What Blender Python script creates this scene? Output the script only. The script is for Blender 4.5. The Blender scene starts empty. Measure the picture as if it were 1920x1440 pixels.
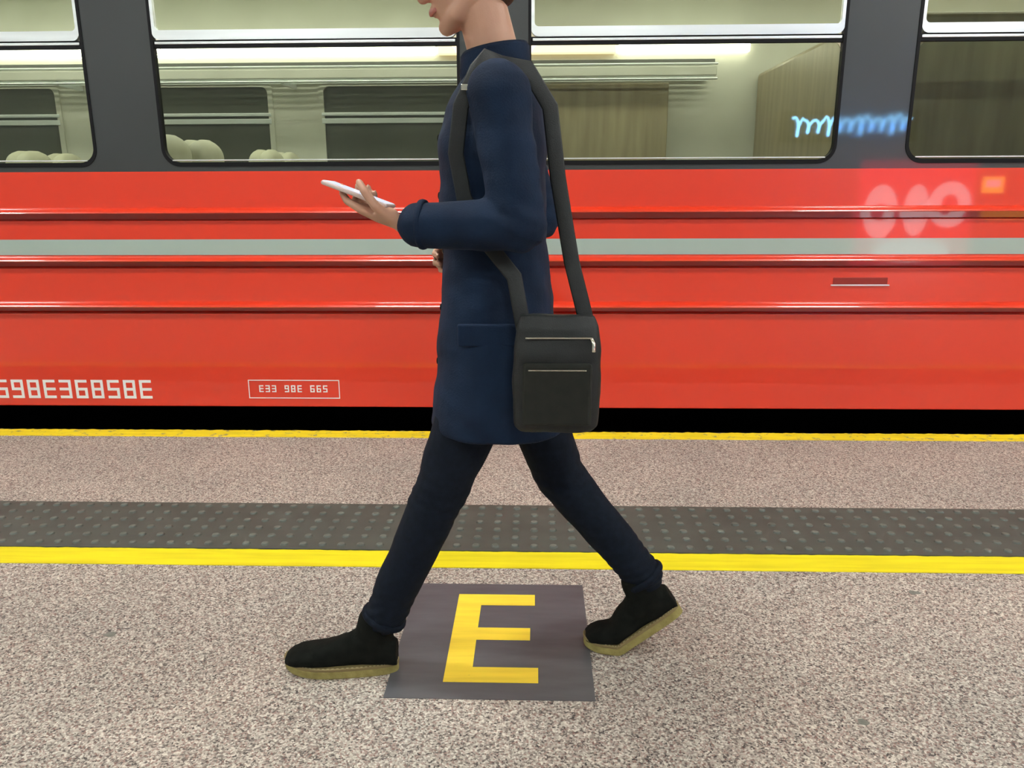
import bpy, bmesh, math, random
from mathutils import Vector, Matrix, noise
random.seed(7)
R = math.radians
C = bpy.context.scene.collection
SC = bpy.context.scene

# ------------------------------------------------------------------ camera
cd = bpy.data.cameras.new('camera'); cam = bpy.data.objects.new('camera', cd); C.objects.link(cam)
cd.sensor_fit = 'HORIZONTAL'; cd.sensor_width = 36.0; cd.lens = 1465 / 1920 * 36
pitch, yaw, roll = 0.2455003, 0.0308085, -0.0037670
fw = Vector((-math.sin(yaw)*math.cos(pitch), math.cos(yaw)*math.cos(pitch), -math.sin(pitch)))
rt = Vector((math.cos(yaw), math.sin(yaw), 0)); up = rt.cross(fw)
r2 = math.cos(roll)*rt + math.sin(roll)*up; u2 = -math.sin(roll)*rt + math.cos(roll)*up
M = Matrix((r2, u2, -fw)).transposed().to_4x4(); M.translation = Vector((0, 0, 1.2))
cam.matrix_world = M; SC.camera = cam
cd.clip_start = 0.05; cd.clip_end = 100

# ------------------------------------------------------------------ world, exposure
w = bpy.data.worlds.new('world'); SC.world = w; w.use_nodes = True
w.node_tree.nodes['Background'].inputs[0].default_value = (0.55, 0.6, 0.62, 1)
w.node_tree.nodes['Background'].inputs[1].default_value = 0.12
SC.view_settings.view_transform = 'Standard'; SC.view_settings.look = 'None'
SC.view_settings.gamma = 1; SC.view_settings.use_curve_mapping = False
SC.view_settings.exposure = 0.75
LAMP = 84.0        # platform luminaires
TRAIN_LAMP = 8.5  # strip lights in the carriage
RACK_LAMP = 4.5

# ------------------------------------------------------------------ materials
def mat(name, col=(0.5,0.5,0.5), rough=0.5, metal=0.0, coat=0.0, emit=None, es=1.0, spec=0.5, coat_rough=0.05):
    m = bpy.data.materials.new(name); m.use_nodes = True
    b = m.node_tree.nodes['Principled BSDF']
    b.inputs['Base Color'].default_value = (*col, 1); b.inputs['Roughness'].default_value = rough
    b.inputs['Metallic'].default_value = metal; b.inputs['Coat Weight'].default_value = coat
    b.inputs['Coat Roughness'].default_value = coat_rough
    b.inputs['Specular IOR Level'].default_value = spec
    if emit: b.inputs['Emission Color'].default_value = (*emit, 1); b.inputs['Emission Strength'].default_value = es
    return m
def nd(m, t, **kw):
    n = m.node_tree.nodes.new(t)
    for k, v in kw.items():
        if hasattr(n, k): setattr(n, k, v)
        else: n.inputs[k].default_value = v
    return n
def lk(m, a, b): m.node_tree.links.new(a, b)
def bsdf(m): return m.node_tree.nodes['Principled BSDF']
def ramp(m, stops, interp='LINEAR'):
    n = nd(m, 'ShaderNodeValToRGB'); cr = n.color_ramp; cr.interpolation = interp
    cr.elements[0].position = stops[0][0]; cr.elements[0].color = (*stops[0][1], 1)
    cr.elements[1].position = stops[-1][0]; cr.elements[1].color = (*stops[-1][1], 1)
    for p, c in stops[1:-1]:
        e = cr.elements.new(p); e.color = (*c, 1)
    return n
def mixc(m, fac, a, b, mode='MIX'):
    n = nd(m, 'ShaderNodeMix', data_type='RGBA', blend_type=mode)
    for s, v in ((0, fac), (6, a), (7, b)):
        if hasattr(v, 'is_output'): lk(m, v, n.inputs[s])
        elif s == 0: n.inputs[0].default_value = v
        else: n.inputs[s].default_value = (*v, 1)
    return n.outputs[2]
def coords(m): return nd(m, 'ShaderNodeTexCoord').outputs['Object']
def noisy(m, col_a, col_b, scale, detail=3, bump=0.0, bscale=None, stretch=None):
    co = coords(m)
    if stretch:
        mp = nd(m, 'ShaderNodeMapping'); mp.inputs['Scale'].default_value = stretch; lk(m, co, mp.inputs[0]); co = mp.outputs[0]
    n = nd(m, 'ShaderNodeTexNoise'); n.inputs['Scale'].default_value = scale; n.inputs['Detail'].default_value = detail
    lk(m, co, n.inputs['Vector'])
    r = ramp(m, [(0.3, col_a), (0.7, col_b)]); lk(m, n.outputs[0], r.inputs[0]); lk(m, r.outputs[0], bsdf(m).inputs['Base Color'])
    if bump:
        n2 = nd(m, 'ShaderNodeTexNoise'); n2.inputs['Scale'].default_value = bscale or scale; lk(m, co, n2.inputs['Vector'])
        bp = nd(m, 'ShaderNodeBump'); bp.inputs['Strength'].default_value = bump; bp.inputs['Distance'].default_value = 0.002
        lk(m, n2.outputs[0], bp.inputs['Height']); lk(m, bp.outputs[0], bsdf(m).inputs['Normal'])
    return m

# speckled platform resin
floor_m = mat('platform_granulate', rough=0.62, spec=0.35)
def build_floor(m):
    co = coords(m)
    v = nd(m, 'ShaderNodeTexVoronoi'); v.inputs['Scale'].default_value = 235; lk(m, co, v.inputs['Vector'])
    sp = nd(m, 'ShaderNodeSeparateColor'); lk(m, v.outputs['Color'], sp.inputs[0])
    n = nd(m, 'ShaderNodeTexNoise'); n.inputs['Scale'].default_value = 70; n.inputs['Detail'].default_value = 4; lk(m, co, n.inputs['Vector'])
    add = nd(m, 'ShaderNodeMath', operation='ADD'); lk(m, sp.outputs[0], add.inputs[0])
    ml = nd(m, 'ShaderNodeMath', operation='MULTIPLY'); ml.inputs[1].default_value = 0.9; lk(m, n.outputs[0], ml.inputs[0]); lk(m, ml.outputs[0], add.inputs[1])
    hf = nd(m, 'ShaderNodeMath', operation='MULTIPLY'); hf.inputs[1].default_value = 0.53; lk(m, add.outputs[0], hf.inputs[0])
    r = ramp(m, [(0.20, (0.035,0.030,0.028)), (0.33, (0.16,0.135,0.118)), (0.46, (0.33,0.285,0.245)), (0.60, (0.44,0.40,0.34)), (0.78, (0.66,0.62,0.54))])
    lk(m, hf.outputs[0], r.inputs[0])
    # reddish grains
    rg = ramp(m, [(0.80, (0,0,0)), (0.86, (1,1,1))]); lk(m, sp.outputs[1], rg.inputs[0])
    fr = nd(m, 'ShaderNodeMath', operation='MULTIPLY'); fr.inputs[1].default_value = 0.55; lk(m, rg.outputs[0], fr.inputs[0])
    c1 = mixc(m, fr.outputs[0], r.outputs[0], (0.27,0.14,0.115))
    # broad wear clouds
    n2 = nd(m, 'ShaderNodeTexNoise'); n2.inputs['Scale'].default_value = 2.2; n2.inputs['Detail'].default_value = 5; lk(m, co, n2.inputs['Vector'])
    r2_ = ramp(m, [(0.3, (0.88,0.89,0.89)), (0.7, (1.08,1.05,1.03))]); lk(m, n2.outputs[0], r2_.inputs[0])
    c2 = mixc(m, 1.0, c1, r2_.outputs[0], 'MULTIPLY')
    lk(m, c2, bsdf(m).inputs['Base Color'])
    bp = nd(m, 'ShaderNodeBump'); bp.inputs['Strength'].default_value = 0.35; bp.inputs['Distance'].default_value = 0.001
    lk(m, hf.outputs[0], bp.inputs['Height']); lk(m, bp.outputs[0], bsdf(m).inputs['Normal'])
build_floor(floor_m)

def paint_mat(name, col, worn, thr, scale=14, rough=0.5):
    m = mat(name, col, rough)
    co = coords(m)
    n = nd(m, 'ShaderNodeTexNoise'); n.inputs['Scale'].default_value = scale; n.inputs['Detail'].default_value = 9; n.inputs['Roughness'].default_value = 0.7
    lk(m, co, n.inputs['Vector'])
    r = ramp(m, [(thr, worn), (thr+0.03, col)]); lk(m, n.outputs[0], r.inputs[0])
    n2 = nd(m, 'ShaderNodeTexNoise'); n2.inputs['Scale'].default_value = 6; n2.inputs['Detail'].default_value = 6
    mp = nd(m, 'ShaderNodeMapping'); mp.inputs['Scale'].default_value = (0.5, 6, 1); lk(m, co, mp.inputs[0]); lk(m, mp.outputs[0], n2.inputs['Vector'])
    r3 = ramp(m, [(0.35, (0.86,0.84,0.8)), (0.6, (1,1,1))]); lk(m, n2.outputs[0], r3.inputs[0])
    lk(m, mixc(m, 1.0, r.outputs[0], r3.outputs[0], 'MULTIPLY'), bsdf(m).inputs['Base Color'])
    return m
tape_m = paint_mat('yellow_line_paint', (0.82,0.70,0.008), (0.30,0.28,0.2), 0.2)
edge_m = paint_mat('worn_yellow_edge_paint', (0.92,0.72,0.02), (0.42,0.36,0.16), 0.40, 22)
letter_m = paint_mat('yellow_letter_film', (0.95,0.68,0.045), (0.6,0.45,0.08), 0.30, 22)
sticker_m = noisy(mat('grey_floor_film', rough=0.42), (0.070,0.070,0.076), (0.092,0.092,0.098), 7, 8, stretch=(1,5,1))
rubber_m = noisy(mat('grey_green_rubber', rough=0.55), (0.050,0.059,0.048), (0.072,0.083,0.068), 9, 8, bump=0.15, bscale=300)
def lighten_tops(m):  # mixes in a lighter grey green towards the stud tops, broken up by noise
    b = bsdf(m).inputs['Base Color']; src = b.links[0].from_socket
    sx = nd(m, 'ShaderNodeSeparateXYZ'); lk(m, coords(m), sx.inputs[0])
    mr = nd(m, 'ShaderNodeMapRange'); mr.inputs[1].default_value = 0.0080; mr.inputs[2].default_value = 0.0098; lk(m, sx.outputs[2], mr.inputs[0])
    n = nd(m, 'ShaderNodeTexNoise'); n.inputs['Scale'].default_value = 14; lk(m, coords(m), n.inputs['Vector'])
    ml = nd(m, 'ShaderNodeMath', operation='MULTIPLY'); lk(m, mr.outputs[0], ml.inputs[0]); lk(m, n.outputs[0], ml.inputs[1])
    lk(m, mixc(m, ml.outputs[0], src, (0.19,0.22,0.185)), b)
lighten_tops(rubber_m)
conc_m = noisy(mat('dark_concrete', rough=0.9), (0.015,0.014,0.013), (0.03,0.028,0.026), 8, 6)
ballast_m = noisy(mat('dark_ballast', rough=1.0), (0.002,0.002,0.002), (0.006,0.005,0.005), 40, 4, bump=1, bscale=40)
wall_m = noisy(mat('station_wall_render', rough=0.7), (0.22,0.24,0.24), (0.30,0.32,0.32), 3, 5)
ceil_m = noisy(mat('station_ceiling_board', rough=0.8), (0.42,0.45,0.44), (0.52,0.55,0.54), 2, 3)
red_m = mat('red_coach_lacquer', (0.66,0.034,0.009), 0.30, coat=1.0, coat_rough=0.035)
def orange_peel(m, s=0.006, sc=30):
    n = nd(m, 'ShaderNodeTexNoise'); n.inputs['Scale'].default_value = sc; n.inputs['Detail'].default_value = 2; lk(m, coords(m), n.inputs['Vector'])
    bp = nd(m, 'ShaderNodeBump'); bp.inputs['Strength'].default_value = s; bp.inputs['Distance'].default_value = 0.002
    lk(m, n.outputs[0], bp.inputs['Height']); lk(m, bp.outputs[0], bsdf(m).inputs['Coat Normal'])
silver_m = mat('silver_grey_stripe_paint', (0.33,0.42,0.37), 0.35, coat=0.8)
band_m = mat('dark_grey_coach_paint', (0.026,0.030,0.030), 0.35, coat=0.9)
orange_peel(band_m)
gasket_m = mat('black_rubber_gasket', (0.006,0.006,0.007), 0.6, spec=0.15)
alu_m = noisy(mat('brushed_aluminium', rough=0.38, metal=0.85), (0.72,0.76,0.76), (0.82,0.86,0.86), 30, 2, stretch=(0.05,1,1))
white_m = mat('white_marking_film', (0.75,0.76,0.76), 0.5)
under_m = mat('underframe_black', (0.003,0.003,0.003), 0.9, spec=0.1)
cream_m = noisy(mat('cream_laminate', rough=0.45), (0.54,0.53,0.46), (0.60,0.59,0.52), 3, 2)
olive_m = noisy(mat('olive_brown_laminate', rough=0.4), (0.22,0.18,0.105), (0.31,0.26,0.155), 5, 5, stretch=(3,3,0.3))
inner_ceil_m = mat('pale_green_ceiling_panel', (0.60,0.66,0.54), 0.6)
seat_m = noisy(mat('olive_beige_upholstery', rough=0.85), (0.17,0.165,0.10), (0.26,0.25,0.165), 60, 3, bump=0.3, bscale=400)
head_m = noisy(mat('cream_headrest_leather', rough=0.5), (0.45,0.43,0.31), (0.52,0.50,0.38), 10, 3)
grey_m = mat('carriage_floor_grey', (0.12,0.12,0.11), 0.6)
strip_m = mat('carriage_strip_light', (0.9,0.9,0.85), 0.5, emit=(1.0,0.98,0.86), es=TRAIN_LAMP)
rackl_m = mat('rack_strip_light', (0.9,0.9,0.85), 0.5, emit=(1.0,0.95,0.78), es=RACK_LAMP)
lamp_m = mat('luminaire_diffuser', (0.9,0.9,0.9), 0.5, emit=(0.97,1.0,0.97), es=LAMP)
lampbody_m = mat('luminaire_white_steel', (0.6,0.62,0.62), 0.4)
def glass_mat(name, tint, refl=0.10):
    m = bpy.data.materials.new(name); m.use_nodes = True; nt = m.node_tree
    for n in list(nt.nodes): nt.nodes.remove(n)
    o = nt.nodes.new('ShaderNodeOutputMaterial'); t = nt.nodes.new('ShaderNodeBsdfTransparent'); g = nt.nodes.new('ShaderNodeBsdfGlossy')
    t.inputs[0].default_value = (*tint, 1); g.inputs['Roughness'].default_value = 0.02
    f = nt.nodes.new('ShaderNodeFresnel'); f.inputs[0].default_value = 1.5
    mx = nt.nodes.new('ShaderNodeMixShader'); nt.links.new(f.outputs[0], mx.inputs[0]); nt.links.new(t.outputs[0], mx.inputs[1]); nt.links.new(g.outputs[0], mx.inputs[2])
    nt.links.new(mx.outputs[0], o.inputs[0]); return m
glass_m = glass_mat('coach_window_glass', (0.80,0.84,0.78))
nightglass_m = mat('dark_night_glass', (0.095,0.10,0.08), 0.08)
coat_m = noisy(mat('navy_coat_cloth', rough=0.85, spec=0.25), (0.0025,0.009,0.025), (0.005,0.017,0.044), 14, 4, bump=0.5, bscale=260)
jean_m = noisy(mat('dark_blue_denim', rough=0.9, spec=0.2), (0.002,0.005,0.010), (0.005,0.009,0.018), 60, 4, bump=0.4, bscale=500)
suede_m = noisy(mat('black_suede', rough=0.95, spec=0.15), (0.003,0.004,0.003), (0.008,0.009,0.007), 40, 5, bump=0.4, bscale=350)
sole_m = noisy(mat('ochre_crepe_sole', rough=0.8), (0.22,0.185,0.055), (0.32,0.275,0.09), 50, 5, bump=0.5, bscale=200)
welt_m = mat('tan_welt', (0.20,0.15,0.06), 0.7)
stitch_m = mat('pale_stitching', (0.45,0.40,0.22), 0.8)
skin_m = noisy(mat('skin', rough=0.5), (0.46,0.25,0.165), (0.54,0.31,0.21), 12, 3, bump=0.15, bscale=300)
bsdf(skin_m).inputs['Subsurface Weight'].default_value = 0.08; bsdf(skin_m).inputs['Subsurface Radius'].default_value = (0.01,0.004,0.002)
hair_m = noisy(mat('dark_brown_hair', rough=0.55), (0.02,0.011,0.006), (0.05,0.028,0.015), 60, 3, bump=0.8, bscale=220, stretch=(1,1,0.15))
lip_m = mat('lip', (0.40,0.14,0.11), 0.45)
eye_m = mat('eye_white', (0.8,0.8,0.78), 0.2); iris_m = mat('iris_dark', (0.03,0.018,0.01), 0.1)
bag_m = noisy(mat('dark_nylon', rough=0.6), (0.003,0.005,0.005), (0.006,0.009,0.009), 30, 3, bump=0.4, bscale=500)
khaki_m = noisy(mat('dark_khaki_canvas', rough=0.9), (0.006,0.008,0.005), (0.011,0.012,0.008), 50, 3)
metal_m = mat('polished_zip_metal', (0.75,0.73,0.62), 0.2, metal=1.0)
phone_m = mat('white_phone_case', (0.62,0.50,0.46), 0.35)
screen_m = mat('phone_screen', (0.02,0.02,0.03), 0.05, emit=(0.75,0.8,0.95), es=0.6)

# ------------------------------------------------------------------ helpers
def obj(name, bm, m, parent=None, smooth=False, mods=()):
    me = bpy.data.meshes.new(name); bmesh.ops.recalc_face_normals(bm, faces=bm.faces[:]); bm.to_mesh(me); bm.free()
    if smooth:
        for p in me.polygons: p.use_smooth = True
    me.materials.append(m)
    o = bpy.data.objects.new(name, me); C.objects.link(o)
    if parent: o.parent = parent
    return o
def tag(o, label, cat, group=None, kind=None):
    if label: o['label'] = label
    if cat: o['category'] = cat
    if group: o['group'] = group
    if kind: o['kind'] = kind
    return o
def struct(name, bm, m):
    o = obj(name, bm, m); o['kind'] = 'structure'; return o
def thing(name, label, cat, loc=(0,0,0), group=None):
    o = bpy.data.objects.new(name, None); C.objects.link(o); o.location = loc; o.empty_display_size = 0.1
    return tag(o, label, cat, group)
def box(bm, x0, x1, y0, y1, z0, z1, bev=0.0):
    vs = [bm.verts.new((x, y, z)) for z in (z0, z1) for x, y in ((x0,y0),(x1,y0),(x1,y1),(x0,y1))]
    f = [bm.faces.new([vs[i] for i in q]) for q in ((3,2,1,0),(4,5,6,7),(0,1,5,4),(1,2,6,5),(2,3,7,6),(3,0,4,7))]
    if bev:
        es = list({e for q in f for e in q.edges})
        bmesh.ops.bevel(bm, geom=es, offset=bev, segments=3, profile=0.5, affect='EDGES')
    return bm
def B(*a, **k): return box(bmesh.new(), *a, **k)
def xprofile(pts, x0, x1, closed=True):          # a (y,z) outline swept along x
    bm = bmesh.new()
    a = [bm.verts.new((x0, y, z)) for y, z in pts]; b = [bm.verts.new((x1, y, z)) for y, z in pts]
    n = len(pts)
    for i in range(n): bm.faces.new((a[i], a[(i+1)%n], b[(i+1)%n], b[i]))
    bm.faces.new(a[::-1]); bm.faces.new(b)
    return bm
def rr(x0, x1, z0, z1, r, n=8):
    out = []
    for cx, cz, a0 in ((x1-r,z1-r,0),(x0+r,z1-r,90),(x0+r,z0+r,180),(x1-r,z0+r,270)):
        for i in range(n+1):
            a = R(a0 + 90*i/n); out.append((cx + r*math.cos(a), cz + r*math.sin(a)))
    return out
def ring(outer, inner, y0, y1):                  # flat ring between two loops, given thickness in y
    bm = bmesh.new(); n = len(outer)
    L = [[bm.verts.new((p[0], y, p[1])) for p in loop] for loop, y in ((outer,y0),(inner,y0),(inner,y1),(outer,y1))]
    for k in range(4):
        A, Bq = L[k], L[(k+1) % 4]
        for i in range(n): bm.faces.new((A[i], A[(i+1)%n], Bq[(i+1)%n], Bq[i]))
    return bm
def plate(loop, y0, y1):
    bm = bmesh.new(); a = [bm.verts.new((p[0], y0, p[1])) for p in loop]; b = [bm.verts.new((p[0], y1, p[1])) for p in loop]
    n = len(loop)
    bm.faces.new(a); bm.faces.new(b[::-1])
    for i in range(n): bm.faces.new((a[i], a[(i+1)%n], b[(i+1)%n], b[i]))
    return bm
def holed(x0, x1, z0, z1, loops, y0, y1):        # panel with holes, thickness y0..y1
    bm = bmesh.new(); layers = []
    allp = [[(x0,z0),(x1,z0),(x1,z1),(x0,z1)]] + loops
    for y in (y0, y1):
        es = []; lay = []
        for lp in allp:
            vs = [bm.verts.new((p[0], y, p[1])) for p in lp]; lay.append(vs)
            es += [bm.edges.new((vs[i], vs[(i+1)%len(vs)])) for i in range(len(vs))]
        bmesh.ops.triangle_fill(bm, edges=es, use_beauty=True, use_dissolve=False)
        layers.append(lay)
    for A, Bq in zip(*layers):
        n = len(A)
        for i in range(n): bm.faces.new((A[i], A[(i+1)%n], Bq[(i+1)%n], Bq[i]))
    return bm
def tube(bm, pts, rad, seg=14, up=(0,0,1), cap=True):
    """rings along pts; rad entries r or (r_side, r_up); rounded caps"""
    pts = [Vector(p) for p in pts]; n = len(pts); rings = []
    upv = Vector(up)
    def frame(i):
        if i == 0: d = pts[1]-pts[0]
        elif i == n-1: d = pts[-1]-pts[-2]
        else: d = (pts[i+1]-pts[i]).normalized() + (pts[i]-pts[i-1]).normalized()
        d.normalize(); s = d.cross(upv)
        if s.length < 1e-3: s = d.cross(Vector((1,0,0.01)))
        s.normalize(); u = s.cross(d).normalized(); return d, s, u
    def mk(c, s, u, a, b):
        return [bm.verts.new(c + s*a*math.cos(2*math.pi*k/seg) + u*b*math.sin(2*math.pi*k/seg)) for k in range(seg)]
    R_ = [(r, r) if not isinstance(r, (tuple, list)) else r for r in rad]
    if cap:
        d, s, u = frame(0); a, b = R_[0]; m = min(a, b)
        for t in (1.25, 0.75, 0.35): rings.append(mk(pts[0]-d*m*math.sin(t), s, u, a*math.cos(t), b*math.cos(t)))
    for i in range(n):
        d, s, u = frame(i); rings.append(mk(pts[i], s, u, *R_[i]))
    if cap:
        d, s, u = frame(n-1); a, b = R_[-1]; m = min(a, b)
        for t in (0.35, 0.75, 1.25): rings.append(mk(pts[-1]+d*m*math.sin(t), s, u, a*math.cos(t), b*math.cos(t)))
    for A, Bq in zip(rings, rings[1:]):
        for k in range(seg): bm.faces.new((A[k], A[(k+1)%seg], Bq[(k+1)%seg], Bq[k]))
    bm.faces.new(rings[0][::-1]); bm.faces.new(rings[-1])
    return bm
def ell(bm, c, r, rot=None, seg=20):
    mt = Matrix.Translation(Vector(c)) @ (rot.to_4x4() if rot else Matrix()) @ Matrix.Diagonal((*r, 1))
    bmesh.ops.create_uvsphere(bm, u_segments=seg, v_segments=seg//2+2, radius=1, matrix=mt)
def loft(bm, rings, seg=28):                     # rings: (cx, cy, z, rx, ry[, power])
    rs = []
    for q in rings:
        cx, cy, z, rx, ry = q[:5]; pw = q[5] if len(q) > 5 else 2.3
        vs = []
        for k in range(seg):
            a = 2*math.pi*k/seg; c, s = math.cos(a), math.sin(a)
            vs.append(bm.verts.new((cx + rx*math.copysign(abs(c)**(2/pw), c), cy + ry*math.copysign(abs(s)**(2/pw), s), z)))
        rs.append(vs)
    for A, Bq in zip(rs, rs[1:]):
        for k in range(seg): bm.faces.new((A[k], A[(k+1)%seg], Bq[(k+1)%seg], Bq[k]))
    bm.faces.new(rs[0][::-1]); bm.faces.new(rs[-1])
def remesh(name, bm, voxel, m, parent, smooth_it=4, disp=None, smooth_fac=0.5):
    """union of closed shapes into one continuous skin"""
    bmesh.ops.recalc_face_normals(bm, faces=bm.faces[:])
    me = bpy.data.meshes.new(name+'_source'); bm.to_mesh(me); bm.free()
    t = bpy.data.objects.new(name+'_source', me); C.objects.link(t)
    r = t.modifiers.new('r', 'REMESH'); r.mode = 'VOXEL'; r.voxel_size = voxel; r.use_smooth_shade = True
    if smooth_it:
        s = t.modifiers.new('s', 'SMOOTH'); s.iterations = smooth_it; s.factor = smooth_fac
    dg = bpy.context.evaluated_depsgraph_get(); dg.update()
    me2 = bpy.data.meshes.new_from_object(t.evaluated_get(dg)); me2.name = name
    bpy.data.objects.remove(t, do_unlink=True); bpy.data.meshes.remove(me)
    if disp:
        nrm = [v.normal.copy() for v in me2.vertices]
        for v, nn in zip(me2.vertices, nrm):
            v.co += nn * disp(v.co)
    for p in me2.polygons: p.use_smooth = True
    me2.materials.clear(); me2.materials.append(m)
    o = bpy.data.objects.new(name, me2); C.objects.link(o)
    if parent: o.parent = parent
    return o

# ------------------------------------------------------------------ the station
EY = 3.79          # platform edge
TY = 3.84          # train side
struct('floor', B(-14, 14, -4.0, EY, -0.35, 0.0), floor_m)
struct('trim_1', B(-14, 14, 3.45, 3.70, -1.10, -0.35), conc_m)       # platform footing below the overhanging slab
struct('track_bed', B(-14, 14, 3.70, 8.2, -1.25, -1.10), ballast_m)
struct('wall_back', B(-14, 14, -4.2, -4.0, 0, 3.9), wall_m)
struct('wall_track', B(-14, 14, 8.2, 8.4, -1.25, 3.9), conc_m)
struct('ceiling', B(-14, 14, -4.2, 8.4, 3.9, 4.1), ceil_m)

def luminaire(x, y, k):
    t = thing('ceiling_light', k, 'light', (x, y, 3.9), 'luminaires above the platform')
    bm = B(-0.40, 0.40, -0.17, 0.17, -0.10, 0.0, bev=0.008); obj('housing', bm, lampbody_m, t)
    for dy in (-0.085, 0.085):
        b2 = B(-0.36, 0.36, dy-0.055, dy+0.055, -0.125, -0.098, bev=0.01); obj('diffuser', b2, lamp_m, t)
for i, w_ in zip(range(-3, 4), ('leftmost', 'second from the left', 'third from the left', 'middle one', 'third from the right', 'second from the right', 'rightmost')):
    luminaire(-1.15 + 3.8*i, 2.15, 'twin tube white luminaire, %s in the row above the letter panel' % w_)
    luminaire(0.75 + 3.8*i, -1.6, 'twin tube white luminaire, %s in the row near the back wall' % w_)

# yellow safety line, tactile strip, worn edge line
def band(name, y0, y1, z0, z1, m, jit, label, cat, drop=None):
    bm = bmesh.new(); n = 1400; X0, X1 = -9.0, 9.0; rows = []
    for i in range(n+1):
        x = X0 + (X1-X0)*i/n
        a = y0 + jit*0.35*noise.noise(Vector((x*9, 3.1, y0))); b = y1 + jit*(0.35*noise.noise(Vector((x*14, 1.7, y1))) + noise.noise(Vector((x*45, 8.7, y1))))
        rows.append([bm.verts.new(p) for p in ((x,a,z0),(x,a,z1),(x,b,z1),(x,b,z0))])
    for A, Bq in zip(rows, rows[1:]):
        for k in range(3): bm.faces.new((A[k], A[k+1], Bq[k+1], Bq[k]))
        bm.faces.new((A[3], A[0], Bq[0], Bq[3]))
    bm.faces.new(rows[0]); bm.faces.new(rows[-1][::-1])
    return tag(obj(name, bm, m), label, cat)
band('painted_line', 2.318, 2.434, 0.0, 0.0022, tape_m, 0.0030, 'bright yellow painted safety line along the grey studded strip', 'line')
band('painted_edge_line', 3.678, 3.787, 0.0, 0.0015, edge_m, 0.010, 'thin worn yellow line painted on the platform edge beside the train', 'line')
def tactile():
    bm = B(-9.0, 9.0, 2.436, 2.832, 0.0, 0.0045)
    p = 0.0667
    for r in range(6):
        y = 2.604 + (r-3)*p*0.985 + p*0.5 + 0.0
        y = 2.473 + r*0.0653
        for i in range(-75, 76):
            x = -0.069 + i*p
            prof = [(0.0150, 0.0045), (0.0130, 0.0080), (0.0085, 0.0097), (0.0, 0.0098)]
            last = None
            for rad, z in prof[:3]:
                cur = [bm.verts.new((x + rad*math.cos(k*math.pi/6), y + rad*math.sin(k*math.pi/6), z)) for k in range(12)]
                if last:
                    for k in range(12): bm.faces.new((last[k], last[(k+1)%12], cur[(k+1)%12], cur[k])).smooth = True
                last = cur
            bm.faces.new(last)
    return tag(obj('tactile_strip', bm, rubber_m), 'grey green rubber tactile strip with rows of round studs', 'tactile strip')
tactile()

# letter panel
pn = thing('floor_marking', 'grey square film panel with a yellow capital E on the platform floor', 'floor sign', (-0.11, 1.93, 0))
def flat(pts, z0, z1, off=(0.11, -1.93)):
    bm = bmesh.new(); a = [bm.verts.new((x+off[0], y+off[1], z0)) for x, y in pts]; b = [bm.verts.new((x+off[0], y+off[1], z1)) for x, y in pts]
    bm.faces.new(a[::-1]); bm.faces.new(b); n = len(pts)
    for i in range(n): bm.faces.new((a[i], a[(i+1)%n], b[(i+1)%n], b[i]))
    return bm
obj('backing_film', flat([(-0.367,1.645),(0.148,1.645),(0.149,2.212),(-0.367,2.212)], 0.0, 0.0012), sticker_m, pn)
E_ = [(-0.229,1.711),(0.010,1.711),(0.010,1.775),(-0.159,1.775),(-0.159,1.901),(-0.012,1.901),(-0.012,1.962),(-0.159,1.962),(-0.158,2.084),(0.001,2.084),(0.001,2.147),(-0.229,2.147)]
obj('letter', flat(E_, 0.0012, 0.0018), letter_m, pn)['label'] = 'yellow capital letter E'

# stains trodden into the platform
def stain(cx, cy, r, label, m, seed):
    bm = bmesh.new(); vs = []
    for k in range(28):
        a = 2*math.pi*k/28; rr_ = r*(1 + 0.45*noise.noise(Vector((math.cos(a)*1.3, math.sin(a)*1.3, seed))))
        vs.append((cx + rr_*1.35*math.cos(a), cy + rr_*math.sin(a)))
    a = [bm.verts.new((x, y, 0)) for x, y in vs]; b = [bm.verts.new((x, y, 0.0009)) for x, y in vs]
    bm.faces.new(a[::-1]); bm.faces.new(b)
    for i in range(28): bm.faces.new((a[i], a[(i+1)%28], b[(i+1)%28], b[i]))
    tag(obj('gum_stain', bm, m), label, 'stain')
gum_m = noisy(mat('trodden_gum', rough=0.8), (0.15,0.15,0.125), (0.21,0.21,0.175), 60, 3)
stain(-1.180, 1.905, 0.012, 'dark flattened gum stain on the platform left of the front boot', gum_m, 1.0)
stain(0.760, 1.585, 0.010, 'dark flattened gum stain on the platform right of the letter panel', gum_m, 5.0)
stain(1.155, 2.19, 0.012, 'faint gum stain just below the yellow safety line on the right', gum_m, 9.0)

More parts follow.
